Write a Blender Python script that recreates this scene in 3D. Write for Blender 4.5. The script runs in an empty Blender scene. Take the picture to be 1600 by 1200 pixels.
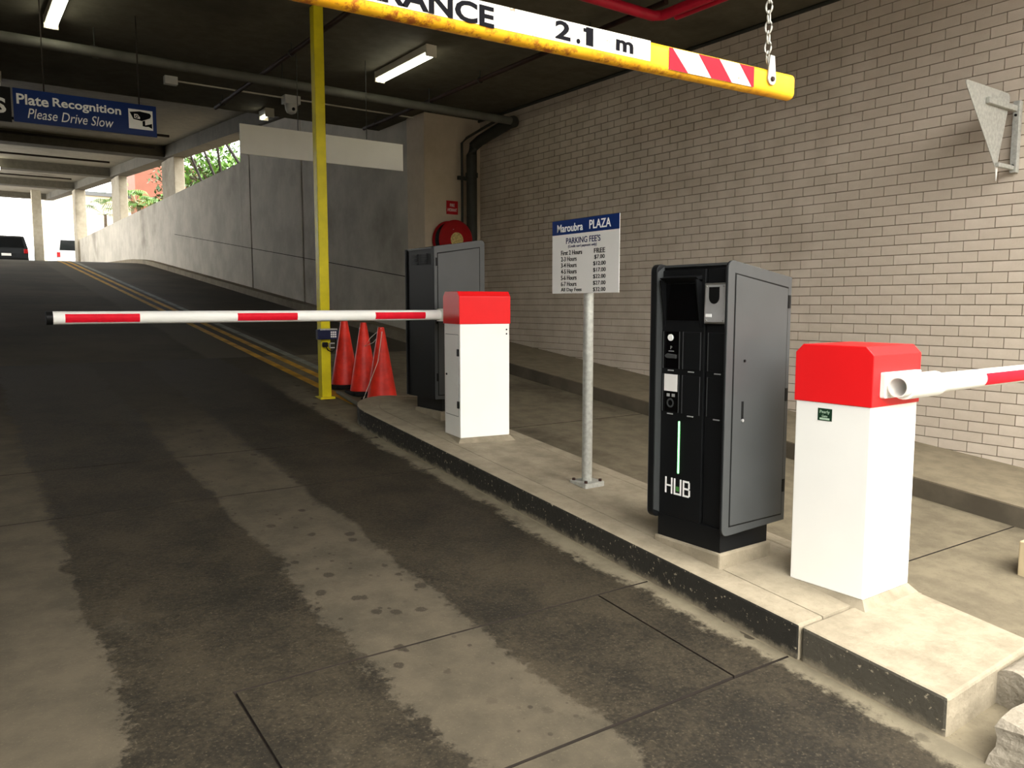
import bpy, bmesh, math, random
from mathutils import Vector, Matrix
random.seed(7)
S = bpy.context.scene
C = S.collection
PI = math.pi
G = 0.105                                   # grade of the ramp

# ------------------------------------------------------------------ camera, world, exposure
cam_d = bpy.data.cameras.new('camera'); cam = bpy.data.objects.new('camera', cam_d); C.objects.link(cam)
cam_d.sensor_width = 36; cam_d.lens = 1238 / 1600 * 36
cam.location = (0, 0, 1.56)
cam.rotation_euler = (PI / 2 - math.radians(5.674), 0, -math.radians(35.579))
cam_d.clip_start = 0.05; cam_d.clip_end = 400
S.camera = cam
W = bpy.data.worlds.new('overcast_sky'); S.world = W; W.use_nodes = True
bg = W.node_tree.nodes['Background']
bg.inputs[0].default_value = (1.0, 0.98, 0.945, 1); bg.inputs[1].default_value = 12.0
sun_d = bpy.data.lights.new('hazy_sun', 'SUN'); sun = bpy.data.objects.new('hazy_sun', sun_d); C.objects.link(sun)
sun_d.energy = 3.0; sun_d.angle = math.radians(22); sun_d.color = (1, .95, .86)
sun.rotation_euler = Vector((.12, -.56, .82)).to_track_quat('Z', 'Y').to_euler()
S.view_settings.view_transform = 'Standard'; S.view_settings.look = 'None'
S.view_settings.gamma = 1; S.view_settings.use_curve_mapping = False
S.view_settings.exposure = -0.25

# ------------------------------------------------------------------ materials
def lin(v):
    v /= 255.0
    return v / 12.92 if v <= 0.04045 else ((v + 0.055) / 1.055) ** 2.4
def rgb(r, g, b): return (lin(r), lin(g), lin(b), 1)
class NT:
    def __init__(s, m): s.t = m.node_tree; s.n = s.t.nodes; s.l = s.t.links
    def add(s, typ, **kw):
        n = s.n.new(typ)
        for k, v in kw.items(): setattr(n, k, v)
        return n
    def noise(s, vec, scale, detail=4, rough=.55):
        n = s.add('ShaderNodeTexNoise'); n.inputs['Scale'].default_value = scale
        n.inputs['Detail'].default_value = detail; n.inputs['Roughness'].default_value = rough
        s.l.new(vec, n.inputs['Vector']); return n.outputs[0]
    def math(s, op, a, b=None, c=None, clamp=False):
        n = s.add('ShaderNodeMath', operation=op); n.use_clamp = clamp
        for i, x in enumerate((a, b, c)):
            if x is None: continue
            if isinstance(x, (int, float)): n.inputs[i].default_value = x
            else: s.l.new(x, n.inputs[i])
        return n.outputs[0]
    def step(s, x, e0, e1):
        n = s.add('ShaderNodeMapRange', interpolation_type='SMOOTHSTEP')
        s.l.new(x, n.inputs[0]); n.inputs[1].default_value = e0; n.inputs[2].default_value = e1
        return n.outputs[0]
    def mix(s, f, a, b, blend='MIX'):
        n = s.add('ShaderNodeMix', data_type='RGBA', blend_type=blend)
        if isinstance(f, (int, float)): n.inputs[0].default_value = f
        else: s.l.new(f, n.inputs[0])
        for i, x in ((6, a), (7, b)):
            if isinstance(x, tuple): n.inputs[i].default_value = x
            else: s.l.new(x, n.inputs[i])
        return n.outputs[2]
    def xyz(s, vec):
        n = s.add('ShaderNodeSeparateXYZ'); s.l.new(vec, n.inputs[0]); return n.outputs
def base(name, rough=.6, metal=0.0):
    m = bpy.data.materials.new(name); m.use_nodes = True
    t = NT(m); p = t.n['Principled BSDF']
    p.inputs['Roughness'].default_value = rough; p.inputs['Metallic'].default_value = metal
    co = t.add('ShaderNodeTexCoord').outputs['Object']; p.inputs['Specular IOR Level'].default_value = .18
    return m, t, p, co
def plain(name, col, rough=.5, metal=0.0, var=.12, scale=8, bump=0.0, bscale=60, spec=.25):
    m, t, p, co = base(name, rough, metal); p.inputs['Specular IOR Level'].default_value = spec
    f = t.step(t.noise(co, scale, 5), .3, .7)
    a = tuple(c * (1 - var) for c in col[:3]) + (1,); b = tuple(min(1, c * (1 + var)) for c in col[:3]) + (1,)
    t.l.new(t.mix(f, a, b), p.inputs['Base Color'])
    if bump:
        bn = t.add('ShaderNodeBump'); bn.inputs['Strength'].default_value = bump; bn.inputs['Distance'].default_value = .01
        t.l.new(t.noise(co, bscale, 4), bn.inputs['Height']); t.l.new(bn.outputs[0], p.inputs['Normal'])
    return m
def emit(name, col, strength):
    m, t, p, co = base(name)
    p.inputs['Base Color'].default_value = (.8, .8, .8, 1)
    p.inputs['Emission Color'].default_value = col; p.inputs['Emission Strength'].default_value = strength
    return m
M = {}
M['white'] = plain('white_powder_coat', rgb(232, 231, 224), .35, 0, .015, 3)
M['red'] = plain('red_powder_coat', (.72, .012, .014, 1), .35, 0, .03, 3)
M['redtape'] = plain('red_reflective_tape', (.62, .008, .022, 1), .45, 0, .05, 40, spec=.08)
M['black'] = plain('black_plastic', rgb(15, 15, 15), .45, 0, .1, 20, spec=.15)
M['kblack'] = plain('kiosk_black_panel', rgb(17, 18, 19), .45, 0, .06, 6, spec=.2)
M['kgrey'] = plain('kiosk_grey_powder_coat', rgb(62, 64, 64), .38, 0, .05, 5, .08, 300, spec=.4)
M['screen'] = plain('dark_glass_screen', rgb(6, 6, 7), .12, 0, .05, 4)
M['steel'] = plain('brushed_steel', rgb(170, 168, 162), .38, .9, .08, 30)
M['galv'] = plain('galvanised_steel', rgb(168, 168, 160), .5, .35, .14, 40)
M['silver'] = plain('silver_trim', rgb(200, 200, 198), .3, .6, .04, 20)
M['rubber'] = plain('black_rubber', rgb(20, 20, 19), .8, 0, .15, 20)
M['cone'] = plain('orange_red_cone_plastic', (.75, .035, .02, 1), .42, 0, .18, 9)
M['yellow'] = plain('yellow_painted_steel', rgb(214, 198, 28), .45, 0, .1, 7)
M['navy'] = plain('navy_plastic', rgb(24, 28, 58), .4, 0, .1, 20)
M['blue'] = plain('blue_sign_sheet', rgb(10, 40, 98), .35, 0, .05, 3)
M['signwhite'] = plain('white_sign_sheet', rgb(222, 220, 214), .45, 0, .03, 3)
M['boardgrey'] = plain('weathered_white_board', rgb(228, 226, 218), .5, 0, .03, 3)
M['ink'] = plain('black_ink', rgb(16, 16, 20), .7, 0, .05, 9, spec=.05)
M['blueink'] = plain('blue_ink', rgb(20, 30, 78), .6, 0, .05, 9)
M['whiteink'] = plain('white_ink', rgb(236, 236, 232), .5, 0, .03, 9)
M['signred'] = plain('red_sign_sheet', rgb(178, 26, 34), .4, 0, .05, 9)
M['reel'] = plain('red_reel_enamel', rgb(150, 18, 22), .4, 0, .1, 9)
M['paper'] = plain('yellowed_reel_label', rgb(190, 170, 110), .6, 0, .35, 60)
M['rust'] = plain('rust_brown_pipe', rgb(46, 27, 20), .7, 0, .3, 14)
M['redpipe'] = plain('red_painted_pipe', rgb(178, 24, 48), .45, 0, .12, 8)
M['greypipe'] = plain('grey_pvc_pipe', rgb(92, 91, 82), .6, 0, .15, 6)
M['darkpipe'] = plain('dark_cast_iron_pipe', rgb(52, 52, 46), .6, 0, .15, 8)
M['lampbody'] = plain('lamp_housing', rgb(196, 190, 172), .5, 0, .05, 6)
M['tube'] = emit('lit_fluorescent_tube', (1, .98, .80, 1), 14)
M['led'] = emit('green_led_strip', (.06, 1, .16, 1), 2.6)
M['green'] = plain('green_logo_square', rgb(70, 130, 60), .5, 0, .05, 9)
M['plaque'] = plain('dark_green_plaque', rgb(24, 52, 34), .4, 0, .1, 30)
M['palegreen'] = plain('pale_green_print', rgb(170, 195, 170), .5, 0, .1, 30)
M['cctv'] = plain('off_white_plastic', rgb(206, 204, 196), .5, 0, .04, 9)
M['carpaint'] = plain('dark_car_paint', rgb(40, 42, 44), .25, .3, .05, 3)
M['carpaint2'] = plain('silver_car_paint', rgb(150, 150, 150), .25, .4, .05, 3)
M['carglass'] = plain('car_glass', rgb(14, 16, 18), .08, 0, .05, 3)
M['taillight'] = plain('tail_lamp_red', rgb(150, 16, 20), .2, 0, .05, 9)
M['leaf'] = plain('green_leaf', rgb(70, 104, 34), .5, 0, .45, 3)
M['leafdark'] = plain('dark_leaf', rgb(40, 64, 28), .5, 0, .4, 3)
M['bark'] = plain('bark', rgb(62, 52, 40), .8, 0, .3, 12)
M['terracotta'] = plain('terracotta_render', rgb(104, 64, 50), .8, 0, .08, 1)
M['cream'] = plain('cream_render', rgb(205, 190, 160), .8, 0, .08, 1)
M['soil'] = plain('garden_soil', rgb(96, 84, 62), .9, 0, .3, 2)
M['kerbface'] = plain('dark_kerb_face', rgb(84, 77, 64), .9, 0, .25, 3)  # darker than the footpath concrete, used on the lane-side face only
M['beige'] = plain('beige_metal', rgb(176, 160, 128), .5, 0, .06, 6)
M['brown'] = plain('brown_vent', rgb(110, 92, 70), .6, 0, .1, 20)
M['string'] = plain('white_string', rgb(205, 200, 185), .8, 0, .05, 30)
M['roadyellow'] = plain('worn_yellow_road_paint', rgb(176, 132, 40), .7, 0, .35, 5)
M['oldwhite'] = plain('worn_grey_road_paint', rgb(120, 122, 112), .8, 0, .3, 5)
M['joint'] = plain('dark_joint_filler', rgb(34, 28, 22), .9, 0, .2, 6)
M['mortar'] = plain('grey_mortar', rgb(120, 108, 92), .9, 0, .12, 3)

def concrete(name, ca, cb, cd, rough=.85, s1=.9, s2=7, dark=(.52, .72), streak=False, bump=.25):
    """two concrete tones, large dark stains and fine pores"""
    m, t, p, co = base(name, rough)
    v = co
    if streak:
        mp = t.add('ShaderNodeMapping'); mp.inputs['Scale'].default_value = (1, 1, .12); t.l.new(co, mp.inputs[0]); v = mp.outputs[0]
    f = t.step(t.noise(v, s2, 6, .65), .3, .7)
    col = t.mix(f, ca, cb)
    d = t.step(t.noise(v, s1, 6, .62), *dark)
    col = t.mix(d, col, cd)
    pore = t.step(t.noise(co, 90, 2), .62, .75)
    col = t.mix(t.math('MULTIPLY', pore, .35), col, cd)
    t.l.new(col, p.inputs['Base Color'])
    b = t.add('ShaderNodeBump'); b.inputs['Strength'].default_value = bump; b.inputs['Distance'].default_value = .01
    t.l.new(t.noise(co, 45, 5), b.inputs['Height']); t.l.new(b.outputs[0], p.inputs['Normal'])
    return m
M['island'] = concrete('island_concrete', rgb(126, 117, 99), rgb(147, 137, 117), rgb(92, 84, 69), s1=1.3, dark=(.55, .8))
M['exit'] = concrete('exit_lane_concrete', rgb(96, 88, 72), rgb(114, 105, 86), rgb(58, 52, 41), s1=1.1, dark=(.5, .8))
M['path'] = concrete('footpath_concrete', rgb(108, 99, 81), rgb(124, 114, 94), rgb(80, 72, 57), s1=1.2, dark=(.55, .85))
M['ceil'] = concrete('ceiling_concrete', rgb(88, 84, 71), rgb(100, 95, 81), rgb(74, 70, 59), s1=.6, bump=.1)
M['upper'] = concrete('lit_upper_concrete', rgb(116, 111, 97), rgb(128, 122, 107), rgb(98, 93, 80), s1=.6, bump=.1)  # lighter than the entrance ceiling: daylight on the slab is in the colour
M['column'] = concrete('lit_column_concrete', rgb(150, 142, 124), rgb(164, 156, 138), rgb(120, 112, 97), s1=.6, bump=.1)  # lighter than the beams: daylight on the columns is in the colour
M['beam'] = concrete('shaded_beam_concrete', rgb(74, 70, 60), rgb(84, 80, 69), rgb(60, 56, 48), s1=.6, bump=.1)  # shade of the backlit beam faces is put into this colour
M['cwall'] = concrete('off_form_concrete_wall', rgb(166, 160, 148), rgb(188, 182, 168), rgb(128, 122, 110), s1=.45, s2=1.3, dark=(.52, .8), bump=.1)
M['darkwall'] = concrete('dark_unseen_wall', rgb(76, 72, 62), rgb(86, 82, 71), rgb(58, 55, 47), s1=.5, bump=.1)  # for unseen walls, kept dark so they bounce less light inside
M['pillar'] = concrete('painted_pillar', rgb(190, 175, 152), rgb(198, 183, 160), rgb(164, 150, 128), s1=.8, dark=(.6, .9), bump=.05)
def ramp_material():
    m, t, p, co = base('dark_ramp_surface', .85)
    p.inputs['Specular IOR Level'].default_value = .2
    x = t.xyz(co)[0]
    n1 = t.math('SUBTRACT', t.noise(co, 1.4, 6, .7), .5)
    xx = t.math('ADD', x, t.math('MULTIPLY', n1, .25))
    pale = t.math('MULTIPLY', t.step(xx, 2.36, 2.44), t.math('SUBTRACT', 1.0, t.step(xx, 3.42, 3.5)))
    dark = t.mix(t.step(t.noise(co, .5, 6, .65), .35, .68), rgb(50, 46, 37), rgb(72, 66, 53))
    t.l.new(t.mix(t.math('MULTIPLY', pale, .8), dark, rgb(76, 72, 60)), p.inputs['Base Color'])
    return m
M['ramp'] = ramp_material()
M['street'] = concrete('street_surface', rgb(96, 92, 84), rgb(106, 102, 92), rgb(84, 80, 72), s1=.3)
M['blockc'] = concrete('rough_block_concrete', rgb(118, 111, 97), rgb(138, 130, 115), rgb(76, 71, 62), s1=4, s2=20, dark=(.5, .7), bump=.8)

def lane_material():
    """entry-lane concrete: pale slab with two dark wheel-track stains, ragged edges, oil drips"""
    m, t, p, co = base('stained_lane_concrete', .8)
    x, y, z = t.xyz(co)
    n1 = t.math('SUBTRACT', t.noise(co, 2.2, 6, .7), .5)
    n2 = t.math('SUBTRACT', t.noise(co, 14, 7, .75), .5)
    xx = t.math('ADD', x, t.math('ADD', t.math('MULTIPLY', n1, .28), t.math('ADD', t.math('MULTIPLY', n2, .22), t.math('MULTIPLY', t.math('SUBTRACT', t.noise(co, 45, 4, .7), .5), .08))))
    a = t.math('SUBTRACT', 1.0, t.step(xx, .36, .40))                       # pale strip on the left
    b = t.math('MULTIPLY', t.step(xx, 1.17, 1.21), t.math('SUBTRACT', 1.0, t.step(xx, 1.66, 1.71)))   # pale strip between the tracks
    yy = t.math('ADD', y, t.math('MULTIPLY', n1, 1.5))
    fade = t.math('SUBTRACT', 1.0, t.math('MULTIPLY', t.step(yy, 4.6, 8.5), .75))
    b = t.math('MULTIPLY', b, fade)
    c_ = t.step(xx, 2.49, 2.56)                                            # gutter by the kerb
    light = t.math('MAXIMUM', t.math('MAXIMUM', a, b), c_)
    worn = t.math('MULTIPLY', t.step(t.noise(co, 1.6, 6, .7), .60, .70), .45)
    light = t.math('MAXIMUM', light, worn)
    pale = t.mix(t.step(t.noise(co, 5, 6, .65), .3, .7), rgb(61, 56, 45), rgb(76, 69, 56))
    dark = t.mix(t.step(t.math('ADD', t.math('MULTIPLY', t.noise(co, 2.5, 7, .75), .6), t.math('MULTIPLY', t.noise(co, 60, 3, .7), .4)), .38, .62), rgb(28, 25, 19), rgb(52, 46, 35))
    col = t.mix(light, dark, pale)
    col = t.mix(t.math('MULTIPLY', c_, .85), col, t.mix(t.step(t.noise(co, 6, 6, .65), .3, .7), rgb(98, 91, 75), rgb(118, 110, 91)))
    vo = t.add('ShaderNodeTexVoronoi'); vo.inputs['Scale'].default_value = 8; t.l.new(co, vo.inputs['Vector'])
    ns = t.math('ADD', vo.outputs['Distance'], t.math('MULTIPLY', n2, .5))
    drip = t.math('SUBTRACT', 1.0, t.step(ns, .16, .22))
    drip = t.math('MULTIPLY', drip, t.math('MULTIPLY', t.step(xx, 1.17, 1.21), t.step(t.noise(co, .9, 2), .45, .55)))
    col = t.mix(t.math('MULTIPLY', drip, .8), col, rgb(40, 35, 27))
    v2 = t.add('ShaderNodeTexVoronoi'); v2.inputs['Scale'].default_value = 17; t.l.new(co, v2.inputs['Vector'])
    d2 = t.math('SUBTRACT', 1.0, t.step(t.math('ADD', v2.outputs['Distance'], t.math('MULTIPLY', n2, .4)), .13, .2))
    d2 = t.math('MULTIPLY', d2, t.math('MULTIPLY', b, t.step(t.noise(co, 2.3, 3), .48, .56)))
    col = t.mix(t.math('MULTIPLY', d2, .75), col, rgb(38, 33, 26))
    speck = t.step(t.noise(co, 120, 3), .60, .70)
    col = t.mix(t.math('MULTIPLY', speck, .35), col, rgb(92, 84, 67))
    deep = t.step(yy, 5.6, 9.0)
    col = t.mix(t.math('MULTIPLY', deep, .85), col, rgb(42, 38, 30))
    t.l.new(col, p.inputs['Base Color'])
    bn = t.add('ShaderNodeBump'); bn.inputs['Strength'].default_value = .3; bn.inputs['Distance'].default_value = .008
    t.l.new(t.noise(co, 55, 5), bn.inputs['Height']); t.l.new(bn.outputs[0], p.inputs['Normal'])
    t.l.new(t.math('ADD', .7, t.math('MULTIPLY', light, .2)), p.inputs['Roughness'])
    return m
M['lane'] = lane_material()
def kerb_material(name='black_painted_kerb', ink=rgb(26, 26, 24)):
    """concrete kerb, worn black paint on the face towards the entry lane"""
    m, t, p, co = base(name, .75)
    x, y, z = t.xyz(co)
    con = t.mix(t.step(t.noise(co, 7, 6, .65), .3, .7), rgb(124, 115, 97), rgb(146, 136, 116))
    nx = t.xyz(t.add('ShaderNodeNewGeometry').outputs['Normal'])[0]
    face = t.math('LESS_THAN', nx, -.55)
    h = t.math('SUBTRACT', z, t.math('MULTIPLY', y, G))                    # height above the lane
    n = t.math('SUBTRACT', t.noise(co, 14, 6, .7), .5)
    cov = t.step(t.math('ADD', h, t.math('MULTIPLY', n, .12)), -.01, .035)
    chip = t.math('SUBTRACT', 1.0, t.step(t.noise(co, 38, 4, .7), .60, .68))
    paint = t.math('MULTIPLY', face, t.math('MULTIPLY', t.math('ADD', t.math('MULTIPLY', cov, .65), .3), chip))
    t.l.new(t.mix(paint, con, ink), p.inputs['Base Color'])
    bn = t.add('ShaderNodeBump'); bn.inputs['Strength'].default_value = .5; bn.inputs['Distance'].default_value = .01
    t.l.new(t.noise(co, 40, 5), bn.inputs['Height']); t.l.new(bn.outputs[0], p.inputs['Normal'])
    return m
M['kerb'] = kerb_material(); M['kerbgrey'] = kerb_material('grey_worn_kerb', rgb(62, 59, 51))
def brick_material():
    m, t, p, co = base('painted_brick', .75)
    r = t.add('ShaderNodeObjectInfo').outputs['Random']
    f = t.step(t.noise(co, 3, 5), .3, .7)
    col = t.mix(f, rgb(186, 174, 157), rgb(206, 194, 178))
    col = t.mix(t.math('MULTIPLY', r, .25), col, rgb(174, 161, 143))
    t.l.new(col, p.inputs['Base Color'])
    bn = t.add('ShaderNodeBump'); bn.inputs['Strength'].default_value = .25; bn.inputs['Distance'].default_value = .006
    t.l.new(t.noise(co, 60, 5), bn.inputs['Height']); t.l.new(bn.outputs[0], p.inputs['Normal'])
    return m
M['brick'] = brick_material()
def bar_material():
    """yellow paint, chipped and rusty on the underside"""
    m, t, p, co = base('chipped_yellow_paint', .5)
    z = t.xyz(co)[2]
    n = t.noise(co, 22, 6, .75)
    rust = t.math('MULTIPLY', t.step(n, .47, .62), t.math('SUBTRACT', 1.0, t.step(z, .005, .045)))
    col = t.mix(t.step(t.noise(co, 6, 4), .3, .7), rgb(222, 158, 24), rgb(240, 186, 40))
    t.l.new(t.mix(rust, col, rgb(150, 84, 30)), p.inputs['Base Color'])
    return m
M['bar'] = bar_material()
def worn_white():
    m, t, p, co = base('chipped_white_panel', .5)
    n = t.noise(co, 26, 6, .75)
    t.l.new(t.mix(t.step(n, .60, .66), rgb(232, 228, 214), rgb(132, 112, 80)), p.inputs['Base Color'])
    return m
M['wornwhite'] = worn_white()

# ------------------------------------------------------------------ mesh helpers
def B(): return bmesh.new()
def box(bm, x0, x1, y0, y1, z0, z1):
    v = [bm.verts.new(q) for q in ((x0,y0,z0),(x1,y0,z0),(x1,y1,z0),(x0,y1,z0),(x0,y0,z1),(x1,y0,z1),(x1,y1,z1),(x0,y1,z1))]
    for f in ((3,2,1,0),(4,5,6,7),(0,1,5,4),(1,2,6,5),(2,3,7,6),(3,0,4,7)): bm.faces.new([v[i] for i in f])
    return bm
def hexa(bm, pts):
    v = [bm.verts.new(q) for q in pts]
    for f in ((3,2,1,0),(4,5,6,7),(0,1,5,4),(1,2,6,5),(2,3,7,6),(3,0,4,7)): bm.faces.new([v[i] for i in f])
    return bm
def prism(bm, poly, axis, a0, a1):
    """extrude a closed 2-D outline along an axis ('x': poly is (y,z); 'y': (x,z); 'z': (x,y))"""
    def P(q, a): return (a, q[0], q[1]) if axis == 'x' else (q[0], a, q[1]) if axis == 'y' else (q[0], q[1], a)
    A = [bm.verts.new(P(q, a0)) for q in poly]; Bv = [bm.verts.new(P(q, a1)) for q in poly]
    n = len(poly)
    for i in range(n): bm.faces.new((A[i], A[(i+1) % n], Bv[(i+1) % n], Bv[i]))
    bm.faces.new(A[::-1]); bm.faces.new(Bv)
    bmesh.ops.recalc_face_normals(bm, faces=bm.faces[:])
    return bm
def tube(bm, pts, r, seg=10, cap=True):
    pts = [Vector(p) for p in pts]; rings = []
    rr = r if isinstance(r, (list, tuple)) else [r] * len(pts)
    for i, p in enumerate(pts):
        d = (pts[min(i+1, len(pts)-1)] - pts[max(i-1, 0)]).normalized()
        u = d.cross(Vector((0, 0, 1)))
        if u.length < .05: u = d.cross(Vector((1, 0, 0)))
        u.normalize(); w = d.cross(u)
        rings.append([bm.verts.new(p + rr[i] * (math.cos(2*PI*k/seg) * u + math.sin(2*PI*k/seg) * w)) for k in range(seg)])
    for a, b in zip(rings, rings[1:]):
        for k in range(seg): bm.faces.new((a[k], a[(k+1) % seg], b[(k+1) % seg], b[k]))
    if cap: bm.faces.new(rings[0][::-1]); bm.faces.new(rings[-1])
    bmesh.ops.recalc_face_normals(bm, faces=bm.faces[:])
    return bm
def lathe(bm, prof, seg=24, mat=None):
    rings = []
    for r, z in prof: rings.append([bm.verts.new((max(r, 1e-4)*math.cos(2*PI*k/seg), max(r, 1e-4)*math.sin(2*PI*k/seg), z)) for k in range(seg)])
    for a, b in zip(rings, rings[1:]):
        for k in range(seg): bm.faces.new((a[k], a[(k+1) % seg], b[(k+1) % seg], b[k]))
    bm.faces.new(rings[0][::-1]); bm.faces.new(rings[-1])
    bmesh.ops.recalc_face_normals(bm, faces=bm.faces[:])
    if mat is not None: bmesh.ops.transform(bm, matrix=mat, verts=bm.verts[:])
    return bm
def rrect(x0, x1, y0, y1, r, n=5, corners=(1, 1, 1, 1)):
    o = []
    for (cx, cy, a0, on) in ((x1-r, y1-r, 0, corners[0]), (x0+r, y1-r, PI/2, corners[1]), (x0+r, y0+r, PI, corners[2]), (x1-r, y0+r, 1.5*PI, corners[3])):
        if on: o += [(cx + r*math.cos(a0 + PI/2*k/n), cy + r*math.sin(a0 + PI/2*k/n)) for k in range(n+1)]
        else: o.append((cx + r*(1 if math.cos(a0+PI/4) > 0 else -1), cy + r*(1 if math.sin(a0+PI/4) > 0 else -1)))
    return o
def obj(name, bm, mat, parent=None, smooth=False, bevel=0, label=None, kind=None):
    me = bpy.data.meshes.new(name); bm.to_mesh(me); bm.free()
    me.materials.append(M[mat] if isinstance(mat, str) else mat)
    if smooth:
        for p in me.polygons: p.use_smooth = True
        try: me.set_sharp_from_angle(angle=math.radians(40))
        except Exception: pass
    o = bpy.data.objects.new(name, me); C.objects.link(o)
    if parent: o.parent = parent
    if bevel:
        b = o.modifiers.new('bevel', 'BEVEL'); b.width = bevel; b.segments = 2; b.limit_method = 'ANGLE'
    if label: o['label'] = label
    if kind: o['kind'] = kind
    return o
def tag(o, label, cat=None, group=None, kind=None):
    o['label'] = label
    if cat: o['category'] = cat
    if group: o['group'] = group
    if kind: o['kind'] = kind
    return o
def empty(name, loc, label, cat, rz=0, group=None, kind=None):
    o = bpy.data.objects.new(name, None); C.objects.link(o); o.empty_display_size = .1
    o.location = loc; o.rotation_euler = (0, 0, rz)
    return tag(o, label, cat, group, kind)
FACE = {'-y': Matrix(((1,0,0),(0,0,-1),(0,1,0))), '-x': Matrix(((0,0,-1),(-1,0,0),(0,1,0))), '+x': Matrix(((0,0,1),(1,0,0),(0,1,0)))}
def text(body, w, h, mat, parent, at, face, bold=0.0, shear=0.0, name='lettering', squash=True):
    """flat lettering fitted into w x h, centred at 'at' on a face that looks along 'face'"""
    cu = bpy.data.curves.new('t', 'FONT'); cu.body = body; cu.offset = bold; cu.shear = shear; cu.extrude = .004
    cu.align_x = 'CENTER'; cu.resolution_u = 3
    o = bpy.data.objects.new('t', cu); C.objects.link(o)
    dg = bpy.context.evaluated_depsgraph_get(); dg.update()
    me = bpy.data.meshes.new_from_object(o.evaluated_get(dg)); bpy.data.objects.remove(o); bpy.data.curves.remove(cu)
    xs = [v.co.x for v in me.vertices]; ys = [v.co.y for v in me.vertices]
    sx = w / (max(xs) - min(xs)); sy = h / (max(ys) - min(ys))
    cx = (max(xs) + min(xs)) / 2; cy = (max(ys) + min(ys)) / 2
    R = FACE[face]
    for v in me.vertices:
        v.co = R @ Vector(((v.co.x - cx) * sx, (v.co.y - cy) * sy, .0012 if v.co.z > 0 else -.0003)) + Vector(at)
    me.name = name; me.materials.clear(); me.materials.append(M[mat])
    t = bpy.data.objects.new(name, me); C.objects.link(t); t.parent = parent
    return t
def ground(y):
    if y < -5: return -5 * G
    if y <= 26: return G * y
    z = 26 * G; yy = 26.0
    while yy < y:                            # the crest eases off to a gentle slope
        s = G - (G - .02) * min(1, (yy - 26) / 4); st = min(.25, y - yy); z += s * st; yy += st
    return z

# ================================================================== the setting
# ------- floor: dark joint bed with concrete slabs on it
def strip(bm, x0, x1, ys, dz):
    prev = None
    for y in ys:
        z = ground(y) + dz; c = (bm.verts.new((x0, y, z)), bm.verts.new((x1, y, z)))
        if prev: bm.faces.new((prev[0], prev[1], c[1], c[0]))
        prev = c
    return bm
YS = [-60, -14, -5, 0, 6, 12, 20, 26, 26.5, 27, 27.5, 28, 28.5, 29, 29.5, 30, 40, 55, 75]
floor = obj('floor', strip(B(), -3.5, 9.0, YS, -.012), 'joint'); tag(floor, 'concrete ramp floor climbing from the entrance to the far crest', kind='structure')
def slab(poly, mat, name='concrete_slab', gap=.006):
    bm = B()
    cx = sum(p[0] for p in poly) / len(poly); cy = sum(p[1] for p in poly) / len(poly)
    top = [bm.verts.new((x, y, ground(y))) for x, y in poly]; bot = [bm.verts.new((x, y, ground(y) - .03)) for x, y in poly]
    n = len(poly); bm.faces.new(top)
    for i in range(n): bm.faces.new((bot[i], bot[(i+1) % n], top[(i+1) % n], top[i]))
    bmesh.ops.recalc_face_normals(bm, faces=bm.faces[:])
    for f in bm.faces: f.material_index = 0 if abs(f.normal.z) > .5 else 1
    o = obj(name, bm, mat, floor); o.data.materials.append(M['joint']); return o
e = .005
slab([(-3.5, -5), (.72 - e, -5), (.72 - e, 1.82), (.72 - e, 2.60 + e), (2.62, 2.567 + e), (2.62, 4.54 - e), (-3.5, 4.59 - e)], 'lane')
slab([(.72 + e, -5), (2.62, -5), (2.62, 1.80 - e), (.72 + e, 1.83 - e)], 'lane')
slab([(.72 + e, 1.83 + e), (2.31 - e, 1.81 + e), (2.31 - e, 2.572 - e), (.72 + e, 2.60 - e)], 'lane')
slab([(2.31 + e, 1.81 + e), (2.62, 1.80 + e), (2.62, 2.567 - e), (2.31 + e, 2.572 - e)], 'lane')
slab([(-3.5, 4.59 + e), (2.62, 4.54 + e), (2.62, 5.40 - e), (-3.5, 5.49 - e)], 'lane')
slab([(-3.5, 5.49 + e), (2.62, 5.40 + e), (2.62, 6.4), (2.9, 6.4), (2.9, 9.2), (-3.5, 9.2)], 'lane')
slab([(2.62, -5), (5.25, -5), (5.25, 2.06 - e), (2.62, 2.12 - e)], 'exit')
slab([(2.62, 2.12 + e), (5.25, 2.06 + e), (5.25, 5.25 - e), (2.62, 5.27 - e)], 'exit')
slab([(2.62, 5.27 + e), (5.25, 5.25 + e), (5.25, 9.2), (2.9, 9.2), (2.9, 6.4), (2.62, 6.4)], 'exit')
YR = [y for y in YS if y > 9.2 and y <= 75]
obj('ramp_surface', strip(B(), -3.5, 5.25, [9.2] + YR, 0.0), 'ramp', floor)
obj('street_surface', strip(B(), -60, 60, [-60, -14, -5], .0), 'street', floor)
def line(x0, x1, y0, y1, mat, name):
    ys = [y0] + [y for y in YS if y0 < y < y1] + [y1]
    return obj(name, strip(B(), x0, x1, ys, .004), mat, floor)
line(2.90, 2.99, 6.5, 60, 'roadyellow', 'yellow_line'); line(3.10, 3.19, 7.6, 60, 'roadyellow', 'yellow_line')
line(3.27, 3.37, 7.9, 40, 'oldwhite', 'faded_white_line')

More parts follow.
